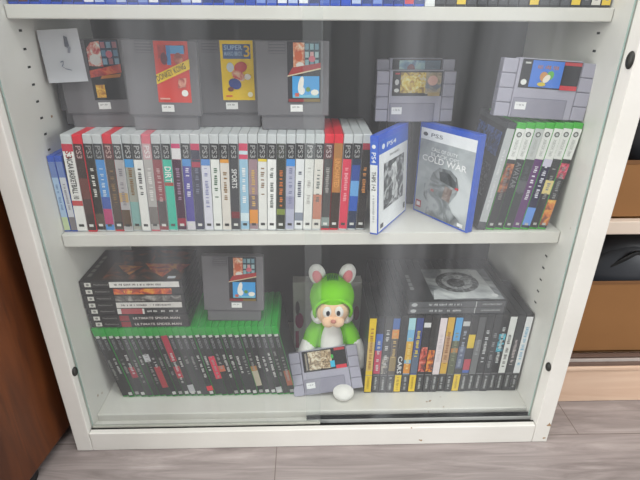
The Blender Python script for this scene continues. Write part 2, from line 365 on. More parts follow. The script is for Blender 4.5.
# ---- top shelf row, cut off by the picture edge
BL = ['#2c4fae', '#3a5cb4', '#26407c', '#4c6cc0', '#1f3468', '#6a80c4', '#2b53c4', '#30467c']
n = 57
for i in range(n):
    rg = random.Random(900 + i); x = -.447 + i * .01595
    blue = i < 40
    if blue:
        body = rg.choice(BL); foot = rg.choice(['#e8eaf0', '#7f98d8', '#24386c', None, None, None, '#c43a44' if i == 37 else '#b8c6e6'])
        if i == 37: foot = '#d03c48'
        if i == 1: body = '#5a3848'; foot = None
        if i == 39: body = foot = '#eceeee'
        desc = ('white-footed' if foot == '#e8eaf0' else 'white' if i == 39 else 'maroon' if i == 1 else 'red-footed' if i == 37 else 'blue')
        sh = '#2a50c0' if i != 39 else '#e8eaea'
    else:
        body = '#34363a'; foot = '#e8c63c' if i in (42, 49, 53, 56) else '#dcd8d0' if i == 55 else '#45474c'
        desc = 'yellow-footed black' if foot == '#e8c63c' else 'pale-footed black' if i == 55 else 'black'; sh = '#242528'
    def sp(s, L, w, body=body, foot=foot, i=i, blue=blue):
        rg = random.Random(i); s.rect(0, 0, L, w, body)
        if foot: s.rect((.80 if i >= 40 else .90) * L, 0, L, w, foot)
        s.rect(0, 0, .15 * L, w, '#2a56d0' if blue else body)
        s.marks(.3 * L, w * .3, .7 * L, w * .7, '#d8dae4', rg)
        s.marks(.84 * L, w * .3, .97 * L, w * .7, '#9aa4c4' if blue else '#8a8c90', rg)
    case(f'{desc} game case, {nth(i + 1)} from left on the cut-off top shelf', 'game case', (x, .010 + rg.uniform(-.001, .001), ZT + .0004),
         (.0152, .1775 if blue else .196, .139), sh, sp, (0, 0, 0), 'upright cases on the top shelf', top=.008)

# ---- two display cases angled on the middle shelf
def sp4(s, L, w):
    s.rect(0, 0, L, w, '#eef0f0'); s.rect(0, 0, .24 * L, w, '#2b63cf')
    s.ell(.05 * L, w * .5, w * .26, w * .26, '#f2f4f8'); s.text('PS4', .11 * L, w * .2, .22 * L, w * .8, '#e8eef8')
    s.text('THPS 1+2', .31 * L, w * .22, .52 * L, w * .78, '#26282c'); s.marks(.56 * L, w * .35, .88 * L, w * .65, '#b0b4b8', random.Random(1))
def fr4(s, L, h):
    s.rect(0, 0, L, h, '#eceef0'); s.rect(0, h * .86, L, h, '#2b63cf'); s.ell(.13 * L, h * .93, .045 * L, .028 * h, '#dfe8f6'); s.text('PS4', .24 * L, h * .905, .56 * L, h * .955, '#dfe8f6')
    s.text('TONY HAWK\'S', .34 * L, h * .79, .68 * L, h * .815, '#55595e')
    s.rect(.16 * L, h * .22, .86 * L, h * .74, art('#1c1e20', '#55585a', '#c4c6c8', 38, 1.4))
    s.poly([(.42 * L, h * .68), (.56 * L, h * .70), (.62 * L, h * .6), (.56 * L, h * .5), (.66 * L, h * .38), (.58 * L, h * .27), (.44 * L, h * .33), (.48 * L, h * .46), (.38 * L, h * .56)], art('#8a8c8e', '#c8caca', '#e8eaea', 50, 1))
    s.rect(.05 * L, h * .03, .15 * L, h * .08, '#5a5c60'); s.rect(.88 * L, h * .05, .95 * L, h * .12, '#6a6c70')
def bk(c):
    return lambda s, L, h: (s.rect(0, 0, L, h, c))
a4 = R(-32)
def at_corner(px, py, a, side, t):   # world point of the local corner (side*t/2, 0)
    dx, dy = side * t / 2 * math.cos(a), side * t / 2 * math.sin(a)
    return px - dx, py - dy
x, y = at_corner(.1130, -.0135, a4, 1, .0152)
case('blue and white game case, skateboarding title, angled beside the clear-topped row', 'game case', (x, y, ZS + .0009), (.0152, .1785, .141), '#2458cf', sp4, (0, R(-3), a4), None, front=fr4, back='#e0e2e4')
def fr5(s, L, h):
    s.rect(0, 0, L, h, art('#8f9599', '#abb1b4', '#ccd1d3', 12, .6)); s.rect(0, h * .875, L, h, '#eef0f2')
    s.ell(.09 * L, h * .935, .045 * L, .022 * h, '#55585c'); s.text('PS5', .2 * L, h * .915, .42 * L, h * .958, '#6a6e74')
    # helmeted soldier in profile
    s.poly([(.22 * L, 0), (.26 * L, .12 * h), (.17 * L, .22 * h), (.16 * L, .36 * h), (.26 * L, .42 * h), (.30 * L, .52 * h), (.42 * L, .60 * h), (.62 * L, .61 * h), (.75 * L, .55 * h), (.80 * L, .44 * h), (.77 * L, .36 * h), (.72 * L, .30 * h), (.66 * L, .22 * h), (.74 * L, .14 * h), (.88 * L, .08 * h), (.9 * L, 0)], art('#4e5356', '#7d8285', '#a8adb0', 26, 1.2))
    s.poly([(.42 * L, .56 * h), (.60 * L, .57 * h), (.74 * L, .50 * h), (.76 * L, .42 * h), (.60 * L, .44 * h), (.46 * L, .46 * h)], art('#33373a', '#4b4f52', '#686c70', 30, 1))
    s.poly([(.56 * L, .42 * h), (.70 * L, .40 * h), (.66 * L, .24 * h), (.52 * L, .26 * h)], art('#6c5a54', '#8a7a74', '#a8a09c', 40, 1))
    s.rect(.74 * L, .415 * h, .80 * L, .44 * h, '#c4303a'); s.rect(.30 * L, .30 * h, .36 * L, .33 * h, '#a86a68')
    s.text('CALL OF DUTY', .24 * L, h * .765, .72 * L, h * .805, '#f2f4f4'); s.text('BLACK OPS', .24 * L, h * .71, .76 * L, h * .75, '#e8eaea'); s.text('COLD WAR', .08 * L, h * .635, .90 * L, h * .705, '#fbfbfb')
    s.rect(.03 * L, h * .05, .14 * L, h * .14, '#a84a52'); s.rect(.05 * L, h * .07, .12 * L, h * .12, '#e4dcdc'); s.rect(.86 * L, h * .02, .96 * L, h * .06, '#e8eaea')
a5 = R(211.5)
def sp5(s, L, w): s.rect(0, 0, L, w, '#e8eaec'); s.text('PS5', .03 * L, w * .2, .13 * L, w * .8, '#55585c'); s.text('COLD WAR', .3 * L, w * .2, .6 * L, w * .8, '#55585c')
x, y = at_corner(.2035, .1135, a5, 1, .0152)
case('white-banded blue game case reading COLD WAR, angled facing out', 'game case', (x, y, ZS + .0004), (.0152, .180, .141), '#2556c2', sp5, (0, 0, a5), None, front=fr5, back='#5a5e62')

# ---- silver case and seven green-topped cases on the right of the middle shelf
def fX(body, mid=(), words=None, tx='#c8c8c4', seed=0, headc='#e6e8e4'):
    def f(s, L, w):
        rg = random.Random(seed); s.rect(0, 0, L, w, body); s.rect(0, 0, .29 * L, w, headc)
        s.ell(.055 * L, w * .5, w * .30, w * .30, '#5a605c'); s.ell(.055 * L, w * .5, w * .17, w * .17, '#c8ccc8')
        s.text('XBOX 360', .10 * L, w * .32, .26 * L, w * .68, '#b0b4b0')
        for a, b, c in mid: s.rect(a * L, 0, b * L, w, c)
        if words: s.text(words[0], words[1] * L, w * .2, words[2] * L, w * .8, tx)
        else: s.marks(.36 * L, w * .28, .7 * L, w * .72, tx, rg)
        s.rect(.945 * L, w * .3, .97 * L, w * .7, '#b8b8b4')
    return f
def spS(s, L, w): s.rect(0, 0, L, w, '#b6b9ba'); s.marks(.2 * L, w * .35, .8 * L, w * .65, '#d2d4d4', random.Random(4)); s.rect(.93 * L, 0, L, w, '#44464a')
def backS(s, L, h):
    s.rect(0, 0, L, h, '#191a1e'); s.rect(.05 * L, .72 * h, .95 * L, .95 * h, art('#16181e', '#1f3f8c', '#5a7ac0', 60, 2)); s.rect(.1 * L, .3 * h, .9 * L, .62 * h, art('#141416', '#3a3c40', '#8a8c8e', 90, 2))
case('silver-grey game case, first on the left of the green-topped cases', 'game case', (.3085, .008, ZS + .0014), (.0155, .198, .139), '#3a3c40', spS, (0, R(7.3), 0), group=None, back=backS)
X360 = [('black with brown picture', fX('#2a2a2a', [(.33, .62, art('#2c2420', '#8c4a2c', '#c07a48', 70, 1))], None, '#77716a', 1)),
        ('black AVATAR titled', fX('#26292b', [], ('AVATAR', .32, .58), '#7a7c7c', 2)),
        ('grey-headed charcoal', fX('#34373a', [(.5, .62, '#55585c')], None, '#4c5054', 3, '#c4c8c6')),
        ('purple white lettered', fX('#5c2c6a', [], None, '#e6e0ec', 4)),
        ('navy to bright blue', fX('#2c2a48', [(.78, .97, '#6a9ae4'), (.29, .36, '#d0cce0')], None, '#dcdce8', 5)),
        ('black with yellow-white panel', fX('#2a2a2c', [(.5, .64, '#e0cf8a')], None, '#8a8a88', 6)),
        ('black pink and orange', fX('#2a2c2c', [(.33, .48, art('#2a2a2c', '#d0405c', '#e88a9a', 90, 1)), (.7, .97, art('#7a3a20', '#d87a30', '#e8c04a', 60, 1))], None, '#8a8c8c', 7))]
for i, (d, sp) in enumerate(X360):
    case(f'{d} game case, {nth(i + 1)} of seven white-headed green-topped cases from left', 'game case',
         (.3255 + i * .0163, .008 + .001 * (i % 2), ZS + .0014), (.0158, .198, .139), '#44b23a', sp, (0, R(7.3), 0), group='green-topped white-headed cases', inset=.0002)

# ---- bottom shelf left: 28 dark cases with green tops
def fO(seed, mid=(), words=None, tx='#8f908c'):
    def f(s, L, w):
        rg = random.Random(seed); b = rg.choice(['#2e2f30', '#343638', '#2a2b2d', '#3a3c3c']); s.rect(0, 0, L, w, b)
        s.rect(.0 * L, w * .2, .035 * L, w * .8, '#c4c8c2')
        s.text('XBOX', .05 * L, w * .28, .22 * L, w * .72, '#84888a')
        for a, c, d in mid: s.rect(a * L, 0, c * L, w, d)
        s.marks(rg.uniform(.28, .38) * L, w * .28, rg.uniform(.5, .8) * L, w * .74, tx if rg.random() < .6 else '#c4c4c0', rg)
        if rg.random() < .6: s.rect(.93 * L, w * .2, .98 * L, w * .8, rg.choice(['#c8cac6', '#9a9c98']))
    return f
red = '#c03048'
OM = {3: [(.5, .68, '#a03444')], 6: [(.3, .42, '#c8c8cc')], 7: [(.5, .86, '#a83a40')], 10: [(.0, .42, '#b02a40'), (.5, .7, '#b43a48')], 11: [(.82, .96, '#b8b8bc')], 14: [(.45, .8, '#1e1e20'), (.84, .92, '#e03040')],
      16: [(.34, .72, '#d43450')], 17: [(.5, .6, '#c06a50')], 22: [(.52, .6, '#a87848'), (.6, .86, '#b4ac98')], 25: [(.88, .98, '#b4b6b8')], 27: [(.6, .86, '#9a5c48')]}
for i in range(28):
    d = 'dark game case'
    if i in (3, 7, 10, 14, 16): d = 'dark game case with red on its spine'
    elif i in (17, 27): d = 'dark game case with rusty orange patch'
    elif i == 22: d = 'dark game case with tan panel'
    case(f'{d}, {nth(i + 1)} from left in the lower-left row', 'game case', (-.4130 + i * .01352, .017 + random.Random(i).uniform(-.0012, .0012), ZB + .0019), (.0132, .185, .136),
         '#2a9c3c', fO(i + 200, OM.get(i, ())), (0, R(-11), 0), group='green-topped dark cases on the bottom shelf', top=.0195, inset=.0002)

# ---- stack of seven black cases lying on them
def fP(segs, words=None, wc='#333333', mk=None, seed=0, plain=False):
    def f(s, L, w):
        s.rect(0, 0, L, w, '#262627'); s.rect(.03 * L, w * .16, .095 * L, w * .84, '#dcdad4'); s.ell(.062 * L, w * .5, w * .22, w * .2, '#8c8c88')
        s.text('PlayStation.2', .125 * L, w * .34, .27 * L, w * .66, '#8e8c88')
        for a, b, c in segs: s.rect(a * L, w * .04, b * L, w * .96, c)
        if words: s.text(words, .44 * L if 'ULT' in words else .4 * L, w * .3, .93 * L, w * .7, wc)
        if mk: s.marks(mk[0] * L, w * .33, mk[1] * L, w * .67, mk[2], random.Random(seed))
    return f
PS2 = [('two-tone black and red, bottom', fP([(.30, .40, '#8e2026')], 'ULTIMATE SPIDER-MAN', '#dcd4d0')),
       ('black and red, second from bottom', fP([(.30, .40, '#8e2026')], 'ULTIMATE SPIDER-MAN', '#dcd4d0')),
       ('black with red and white logo', fP([(.30, .34, '#dddad6'), (.34, .56, '#b0484c'), (.56, .58, '#dddad6')], None, mk=(.61, .93, '#d8d6d2'), seed=3)),
       ('white-spined, fourth from bottom', fP([(.31, .985, '#dcd8d4')], None, mk=(.36, .88, '#5a5654'), seed=4)),
       ('grey picture-spined', fP([(.31, .985, art('#3c3836', '#6a6662', '#a8a49e', 55, 1))], None, seed=5)),
       ('orange picture-spined', fP([(.31, .90, art('#8a2a18', '#d8581c', '#e8a030', 55, 1))], None, mk=(.4, .5, '#f0c050'), seed=6)),
       ('white-spined, topmost', fP([(.28, .985, '#e4e2de')], None, mk=(.33, .8, '#4a4846'), seed=7))]
def fr2(s, L, h):
    # picture on the upper face: local u runs to the back, v to the left
    s.rect(0, 0, L, h, '#2a221c'); s.rect(.02 * L, h * .0, .98 * L, h * .80, art('#241c18', '#3c2c20', '#7a3c1c', 22, 1.5))
    for (u0, v0, k, c) in ((.18, .30, 1, '#c8501c'), (.22, .62, .7, '#c87a1c'), (.3, .1, .6, '#a83a2c')):
        s.poly([(L * (u0 - .1 * k), h * (v0 - .1 * k)), (L * (u0 + .30 * k), h * (v0 - .22 * k)), (L * (u0 + .34 * k), h * (v0 + .16 * k)), (L * (u0 + .1 * k), h * (v0 + .05 * k))], art('#7a2c14', c, '#e0902c', 50, 1.2))
    s.rect(.03 * L, .06 * h, .10 * L, .14 * h, '#c8ccd4'); s.rect(0, h * .9, L, h, '#1c1c1c')
    for k in range(5): s.rect(L * (.1 + .14 * k), h * .93, L * (.2 + .14 * k), h * .97, '#6a6864', False)
z0 = ZB + .0030 + .185 * math.cos(R(11))
TB = .0152
for i, (d, sp) in enumerate(PS2):
    dx = [.004, .003, .001, .000, .0005, -.0002, -.0004][i]
    case(f'{d} game case in the flat stack of seven', 'game case', (-.2570 + dx, .018 + random.Random(i).uniform(-.001, .001), z0 + .0006 + TB / 2 + i * (TB + .0002)), (TB, .1990, .139), '#232324', sp,
         (0, R(-90), 0), 'black cases lying flat on the green-topped row', front=fr2 if i == 6 else '#242424', top=.0045)

# ---- bottom shelf right: 21 upright cases
def fG(body, mid=(), foot=None, words=None, tx='#c4c4c2', seed=0, mk=True):
    def f(s, L, w):
        rg = random.Random(seed); s.rect(0, 0, L, w, body)
        for a, b, c in mid: s.rect(a * L, 0, b * L, w, c)
        if words: s.text(words[0], words[1] * L, w * .18, words[2] * L, w * .82, tx)
        elif mk: s.marks(rg.uniform(.1, .3) * L, w * .25, rg.uniform(.5, .72) * L, w * .75, tx, rg)
        s.rect(.755 * L, 0, .762 * L, w, '#8a8c8c')
        s.rect(.762 * L, 0, L, w, foot or '#3a3b3c')
        s.marks(.79 * L, w * .3, .97 * L, w * .68, '#a8860c' if foot else '#b4b6b6', rg, .9)
    return f
YL = '#e8c520'
GC = [('all-yellow spined', fG(YL, [(.3, .7, '#d8b86a')], YL, tx='#a06a30', seed=1)),
      ('blue and crimson', fG('#2e3038', [(.2, .42, '#3c62b0'), (.42, .74, '#c03a58')], seed=2)),
      ('dark grey figure-printed', fG('#38393a', [(.5, .74, art('#3a3a3a', '#807a74', '#c0b8a8', 80, 1))], seed=3)),
      ('blue-topped brown', fG('#4a4038', [(0, .14, '#3a62a4'), (.14, .26, '#d88a38'), (.5, .7, '#8a7440')], seed=4, tx='#c8a860')),
      ('black CARS titled with yellow foot', fG('#26272a', [], YL, ('CARS', .5, .74), '#e4e4e4', seed=5)),
      ('pale blue and gold', fG('#7ab4d8', [(0, .15, '#a4d0d8'), (.3, .55, '#d8a838'), (.75, .755, '#333333'), (.6, .74, '#d88c2c')], seed=6, tx='#e8d078')),
      ('blue yellow-footed', fG('#3c4a86', [(.45, .74, '#5a6a80')], YL, tx='#e8d040', seed=7)),
      ('black with red picture', fG('#2a2a2c', [(.38, .72, art('#40302c', '#c84a38', '#e09080', 70, 1)), (.06, .12, '#d8d8d8')], seed=8, mk=False)),
      ('black with orange picture', fG('#2c2a28', [(.42, .72, art('#40281c', '#d86a20', '#e8b040', 70, 1))], seed=9, mk=False)),
      ('pinkish white', fG('#e4d8da', [], None, tx='#d0c4c8', seed=10)),
      ('mustard yellow', fG('#d8ac40', [(.24, .6, '#c8a078')], None, tx='#8a5a34', seed=11)),
      ('sky-topped olive', fG('#5a6048', [(0, .3, '#58a4dc'), (.4, .46, '#b87a3c')], seed=12, tx='#8a8c6c')),
      ('black yellow-footed with oval', fG('#303236', [(.38, .68, '#56627e'), (.05, .11, '#c4c6c6')], YL, tx='#a0a8b8', seed=13)),
      ('black with yellow, red and blue', fG('#2c2c2e', [(.22, .4, '#e0c030'), (.55, .7, '#b83c4c'), (.88, .97, '#3c5cc0'), (.7, .74, '#4060b0')], seed=14, mk=False)),
      ('mid-grey', fG('#707274', [(.0, .3, '#5a5c5e')], tx='#96989a', seed=15)),
      ('charcoal white lettered', fG('#303234', [], tx='#c8cacc', seed=16)),
      ('charcoal pale marked', fG('#323436', [], tx='#8a8c8e', seed=17)),
      ('black cyan lettered', fG('#222426', [(.22, .46, art('#22282c', '#3ca0b8', '#60c8dc', 120, 1))], tx='#d0d4d4', seed=18)),
      ('white black-lettered', fG('#e4e6e4', [], tx='#3a3c3c', seed=19)),
      ('black grey-lettered', fG('#3a3c3e', [], tx='#c0b4b4', seed=20)),
      ('white blue-lettered', fG('#e8eaec', [], tx='#7ab4d4', seed=21))]
for i, (d, sp) in enumerate(GC):
    case(f'{d} game case, {nth(i + 1)} from left in the lower-right upright row', 'game case', (.1175 + i * .01625, .018 + random.Random(i + 5).uniform(-.001, .001), ZB + .0008), (.0158, .2045, .139),
         '#2a2b2c', sp, (0, R(1.0), 0), group='upright black cases in the lower-right row', top=.006)
# row behind it
for i in range(20):
    def pb(s, L, w, i=i): s.rect(0, 0, L, w, '#2c2d2f'); s.marks(.2 * L, w * .3, .7 * L, w * .7, '#8a8c8c', random.Random(i))
for i in range(19):
    case(f'plain black game case in the hidden second row behind the lower-right cases, {nth(i + 1)} from left', 'game case', (.146 + i * .0160, .162, ZB + .0004), (.0154, .2005, .115), '#2a2b2c', pb, group='black cases of the rear lower-right row', top=.006)
# two lying on top
def fS2(words):
    def f(s, L, w):
        s.rect(0, 0, L, w, '#55575a'); s.ell(.05 * L, w * .5, w * .45, w * .3, '#b4b6b8'); s.marks(.2 * L, w * .3, .55 * L, w * .7, '#b8babc', random.Random(words))
        s.rect(.69 * L, 0, .697 * L, w, '#c8caca'); s.marks(.76 * L, w * .33, .96 * L, w * .67, '#a4a6a8', random.Random(words + 1), 1)
    return f
def frS(s, L, h):
    s.rect(0, 0, L, h, '#303234'); s.rect(.01 * L, .0, .99 * L, h * .74, art('#2c2e30', '#7c8084', '#ccd0d2', 11, 1.5))
    s.poly([(.05 * L, .06 * h), (.95 * L, .10 * h), (.95 * L, .2 * h), (.6 * L, .18 * h), (.3 * L, .7 * h), (.03 * L, .74 * h)], art('#9a9ea2', '#c4c8ca', '#dde0e0', 14, 1))
    for k, (u, v, a, b) in enumerate(((.55, .40, .33, .24), (.55, .40, .24, .17), (.52, .42, .14, .10))):
        s.ell(u * L, v * h, a * L, b * h, [art('#2c2e30', '#4a4c4e', '#8a8c8e', 50, 2), art('#6a6e70', '#a8acae', '#d0d2d4', 60, 2), art('#1c1e20', '#3c3e40', '#7a7c7e', 60, 2)][k], .3)
    s.ell(.12 * L, .08 * h, .05 * L, .035 * h, '#d8dada')
    s.rect(.0, .86 * h, L, h, '#2a2c2e')
    for k in range(4): s.rect(L * (.3 + .13 * k), h * .91, L * (.40 + .13 * k), h * .95, '#9a9c9e', False)
z1 = ZB + .0012 + .2048
for i in range(2):
    case(('lower' if i == 0 else 'upper') + ' of two black-and-silver cases lying flat over the lower-right row', 'game case', (.3930 + .001 * i, .022 - .001 * i, z1 + .0004 + TB / 2 + i * (TB + .0002)), (TB, .2035, .139), '#242526', fS2(i * 5 + 2),
         (0, R(-90), 0), 'cases lying flat over the lower-right row', front=frS if i == 1 else '#222426', top=.003)

# ------------------------------------------------------------------ cartridges with long labels
NG = mat('#6d6b6f', .55, .05); NG2 = mat('#5c5a5f', .6, .05)
def nes(label, loc, rot, artf, sticker=True, group=None, paper=False, artname='label_sticker'):
    w, h, t = .122, .144, .018
    r = thing('game_cartridge', label, 'cartridge', loc, rot, group)
    mb = MB()
    mb.box(-w / 2, w / 2, 0, t, .024, h, NG, .0018); mb.box(-w / 2 + .0065, w / 2 - .0065, .001, t - .001, 0, .026, NG, .0012)
    mb.box(-w / 2 + .0075, w / 2 - .0075, -.0002, .003, .0225, .0245, NG2)
    mb.build('cartridge_shell', r)
    g = MB()                                  # ribbed grip block top left
    gx0, gx1 = -w / 2 + .022, -w / 2 + .050
    g.box(gx0, gx1, -.0004, .002, h - .020, h - .001, NG2)
    for k in range(4): g.box(gx0 + .001, gx1 - .001, -.0014, .001, h - .019 + k * .0046, h - .0166 + k * .0046, NG)
    g.build('ribbed_grip', r)
    q = MB(); s = Sheet(q, (-w / 2 + .0525, 0, .0465), (1, 0, 0), (0, 0, 1)); artf(s, .0555, .0965); q.build('label_sticker', r)
    if sticker:
        p = MB(); s = Sheet(p, (-w / 2 + .0565, 0, .031), (1, 0, 0), (0, 0, 1)); s.rect(0, 0, .021, .0115, '#e8e8e6'); s.marks(.003, .006, .017, .009, '#9a9a9a', random.Random(3)); p.build('price_sticker', r)
    return r
def tiles(s, u0, v0, u1, v1, cols, n=(3, 3), bg='#3a4c66'):
    s.rect(u0, v0, u1, v1, bg)
    for i in range(n[0]):
        for j in range(n[1]):
            a = (u1 - u0) / n[0]; b = (v1 - v0) / n[1]
            s.rect(u0 + a * (i + .12), v0 + b * (j + .12), u0 + a * (i + .85), v0 + b * (j + .85), cols[(i * 2 + j) % len(cols)], False)
    s.h += s.st
def art_bricks(s, w, h):
    s.rect(0, 0, w, h, '#151519')
    s.poly([(.02 * w, .58 * h), (.45 * w, .56 * h), (.46 * w, .98 * h), (.18 * w, .96 * h), (.03 * w, .86 * h)], art('#c8404a', '#e8a898', '#f0ece4', 75, 2))
    tiles(s, .44 * w, .58 * h, .97 * w, .98 * h, ['#8fb4cc', '#6c94b4', '#b87a84', '#9cbcd0'])
    s.ell(.68 * w, .76 * h, .10 * w, .06 * h, '#d8788c')
    s.ell(.24 * w, .68 * h, .17 * w, .09 * h, '#e6e2de')
    s.poly([(.0, .38 * h), (.97 * w, .46 * h), (.97 * w, .60 * h), (0, .50 * h)], art('#a82a28', '#d84838', '#e87848', 60, 1))
    s.poly([(.3 * w, .36 * h), (.9 * w, .38 * h), (.95 * w, .44 * h), (.35 * w, .41 * h)], '#c87a2c')
    s.rect(.1 * w, .04 * h, .38 * w, .26 * h, art('#b0741c', '#e0a82c', '#f0cc50', 90, 1))
def art_red(s, w, h):
    s.rect(0, 0, w, h, '#d8382a'); s.poly([(.1 * w, .7 * h), (.42 * w, .86 * h), (.9 * w, .7 * h), (.92 * w, .94 * h), (.12 * w, .94 * h)], art('#a82c28', '#d84030', '#7a3430', 40, 1))
    s.rect(.36 * w, .62 * h, .48 * w, .93 * h, '#3484c4'); s.rect(.48 * w, .8 * h, .88 * w, .93 * h, '#4ca0d8')
    s.ell(.70 * w, .72 * h, .13 * w, .1 * h, art('#8c3c34', '#b85c48', '#d88868', 80, 1)); s.ell(.28 * w, .72 * h, .1 * w, .1 * h, '#6c2c3c')
    s.poly([(.0, .30 * h), (1.02 * w, .56 * h), (1.02 * w, .72 * h), (.0, .46 * h)], '#f0c818')
    s.text('DONKEY KONG', .05 * w, .345 * h, 1.0 * w, .445 * h, '#201a14', rot=.42)
    s.poly([(.62 * w, .24 * h), (.86 * w, .26 * h), (.9 * w, .42 * h), (.66 * w, .40 * h)], art('#8c2c2c', '#c06050', '#e0a088', 90, 1))
    s.ell(.82 * w, .16 * h, .1 * w, .055 * h, '#f0eee8'); s.rect(.06 * w, .05 * h, .36 * w, .075 * h, '#e8a898')
def art_yellow(s, w, h):
    s.rect(0, 0, w, h, '#f2ca1c')
    s.rect(.08 * w, .70 * h, .92 * w, .94 * h, '#44618c'); s.text('SUPER', .12 * w, .845 * h, .68 * w, .92 * h, '#a8c0dc'); s.text('MARIO BROS.', .12 * w, .75 * h, .68 * w, .82 * h, '#a8c0dc'); s.text('3', .72 * w, .73 * h, .90 * w, .92 * h, '#f0c020')
    # soft splash of colours
    s.ell(.28 * w, .56 * h, .11 * w, .08 * h, '#c8d0d8'); s.ell(.60 * w, .56 * h, .20 * w, .09 * h, '#c8403c', .3); s.ell(.52 * w, .42 * h, .22 * w, .08 * h, art('#c84040', '#e0a080', '#e8c8a8', 90, 1), -.5)
    s.ell(.4 * w, .28 * h, .20 * w, .09 * h, '#3a4a90', -.35); s.ell(.8 * w, .40 * h, .1 * w, .05 * h, '#ece6da'); s.ell(.26 * w, .19 * h, .09 * w, .04 * h, '#7a4030')
    s.rect(.1 * w, .06 * h, .3 * w, .085 * h, '#e06030'); s.ell(.86 * w, .1 * h, .08 * w, .045 * h, '#f0e8c0')
def art_duo(s, w, h):
    s.rect(0, 0, w, h, '#26242a')
    s.rect(.18 * w, .58 * h, .52 * w, .98 * h, art('#c85a3c', '#e8a078', '#f0d8c0', 75, 2)); s.ell(.34 * w, .76 * h, .12 * w, .08 * h, '#d8683c'); s.ell(.38 * w, .62 * h, .12 * w, .05 * h, '#e8e2da')
    tiles(s, .52 * w, .60 * h, .96 * w, .98 * h, ['#8ab0b8', '#a8c4c8', '#7098a8', '#e0a8a8'], bg='#2c4450')
    s.ell(.74 * w, .72 * h, .1 * w, .05 * h, '#d86a7a')
    s.poly([(.0, .44 * h), (1.0 * w, .56 * h), (1.0 * w, .66 * h), (.15 * w, .58 * h)], '#a83030'); s.poly([(0, .43 * h), (w, .555 * h), (w, .575 * h), (0, .45 * h)], '#d8c8a8')
    s.rect(.14 * w, .08 * h, .96 * w, .44 * h, '#3c9cdc'); s.ell(.40 * w, .30 * h, .08 * w, .14 * h, '#eeeae0', -.2); s.ell(.42 * w, .2 * h, .1 * w, .07 * h, '#e8e8e4')
    s.ell(.62 * w, .22 * h, .07 * w, .04 * h, '#5a8c3c'); s.rect(.16 * w, .08 * h, .94 * w, .13 * h, '#6cb8d4'); s.ell(.82 * w, .17 * h, .12 * w, .05 * h, '#e8e6dc'); s.rect(.22 * w, .1 * h, .34 * w, .16 * h, '#c86048')
    s.rect(.02 * w, .01 * h, .5 * w, .06 * h, '#8c2c2c'); s.rect(.5 * w, .01 * h, .98 * w, .06 * h, '#7c6428')
def art_blank(s, w, h): s.rect(0, 0, w, h, '#3c3c44')
GN = 'grey cartridges standing on the clear-topped row'
zc = ZS + .0004 + .1775 + .0005
def cartx(lx): return lx - .0525 + .061
nes('grey cartridge behind a white paper sheet, first from left on the row', (-.3925, .093, zc), (R(-4), 0, 0), art_blank, False, GN)
nes('grey cartridge with brick-tile picture label, standing on the row beside the paper', (cartx(-.379), .070, zc), (R(-3), R(-1.5), 0), art_bricks, True, GN)
nes('grey cartridge with red DONKEY KONG label standing on the middle row', (cartx(-.2645), .046, zc), (R(-3), R(1), 0), art_red, True, GN)
nes('grey cartridge with yellow numbered-3 label standing on the middle row', (cartx(-.1585), .070, zc), (R(-3), 0, 0), art_yellow, True, GN)
nes('grey cartridge with brick and blue-sky label standing on the middle row', (cartx(-.0445), .046, zc), (R(-3), 0, 0), art_duo, True, GN)
# paper sheet propped on the row before the leftmost cartridge
pp = MB(); PAP = mat('#d4d6dc', .7, .05, 20)
pw, ph = .068, .148
for k in range(1):
    pts = []
    nx, nz = 8, 8; vs = []; fs = []
    for j in range(nz + 1):
        for i in range(nx + 1):
            u, v = i / nx, j / nz; vs.append((-pw / 2 + pw * u, .002 * math.sin(u * 3) + .0015 * v * v, ph * v))
    for j in range(nz):
        for i in range(nx): a = j * (nx + 1) + i; fs.append([a, a + 1, a + nx + 2, a + nx + 1])
    pp.add(vs, fs, PAP, True)
s = Sheet(pp, (-pw / 2, 0, 0), (1, 0, 0), (0, 0, 1), base=.0006)
PAPZ = .076
pp2 = None
po = MB(); vs = []; fs = []
w_, h_ = .066, .082
for j in range(7):
    for i in range(7):
        u, v = i / 6, j / 6; vs.append((-w_ / 2 + w_ * u, -.0015 * math.sin(u * math.pi), h_ * v))
for j in range(6):
    for i in range(6): a = j * 7 + i; fs.append([a, a + 1, a + 8, a + 7])
po.add(vs, fs, PAP, True); po.add([(x, y + .0006, z) for x, y, z in vs], [f[::-1] for f in fs], PAP, True)
s = Sheet(po, (-w_ / 2, -.0018, 0), (1, 0, 0), (0, 0, 1), base=.0006)
s.poly([(.62 * w_, .68 * h_), (.74 * w_, .62 * h_), (.72 * w_, .85 * h_), (.64 * w_, .88 * h_)], '#6a6e7c')
s.poly([(.66 * w_, .56 * h_), (.72 * w_, .55 * h_), (.76 * w_, .66 * h_), (.70 * w_, .68 * h_)], '#9498a4')
pts = [(.42, .40), (.50, .42), (.48, .36), (.44, .32), (.52, .27), (.66, .24), (.70, .17)]
for a, b in zip(pts, pts[1:]):
    s.poly([(a[0] * w_, a[1] * h_), (b[0] * w_, b[1] * h_), ((b[0] + .012) * w_, (b[1] - .02) * h_), ((a[0] + .012) * w_, (a[1] - .02) * h_)], '#8a90a0', False)
p = po.build('paper_sheet'); p.location = (-.4150, .0630, zc + .077); p.rotation_euler = (R(-4), R(-3), 0)
tag(p, 'white paper sheet with grey sketch stuck on the leftmost cartridge', 'paper')

# lower cartridge on the green-topped row
nes('grey cartridge with brick and sky label standing on the bottom green-topped cases', (-.1660, .036, ZB + .0030 + .185 * math.cos(R(11)) + .0006), (R(-6), R(1.5), 0), art_duo, True)

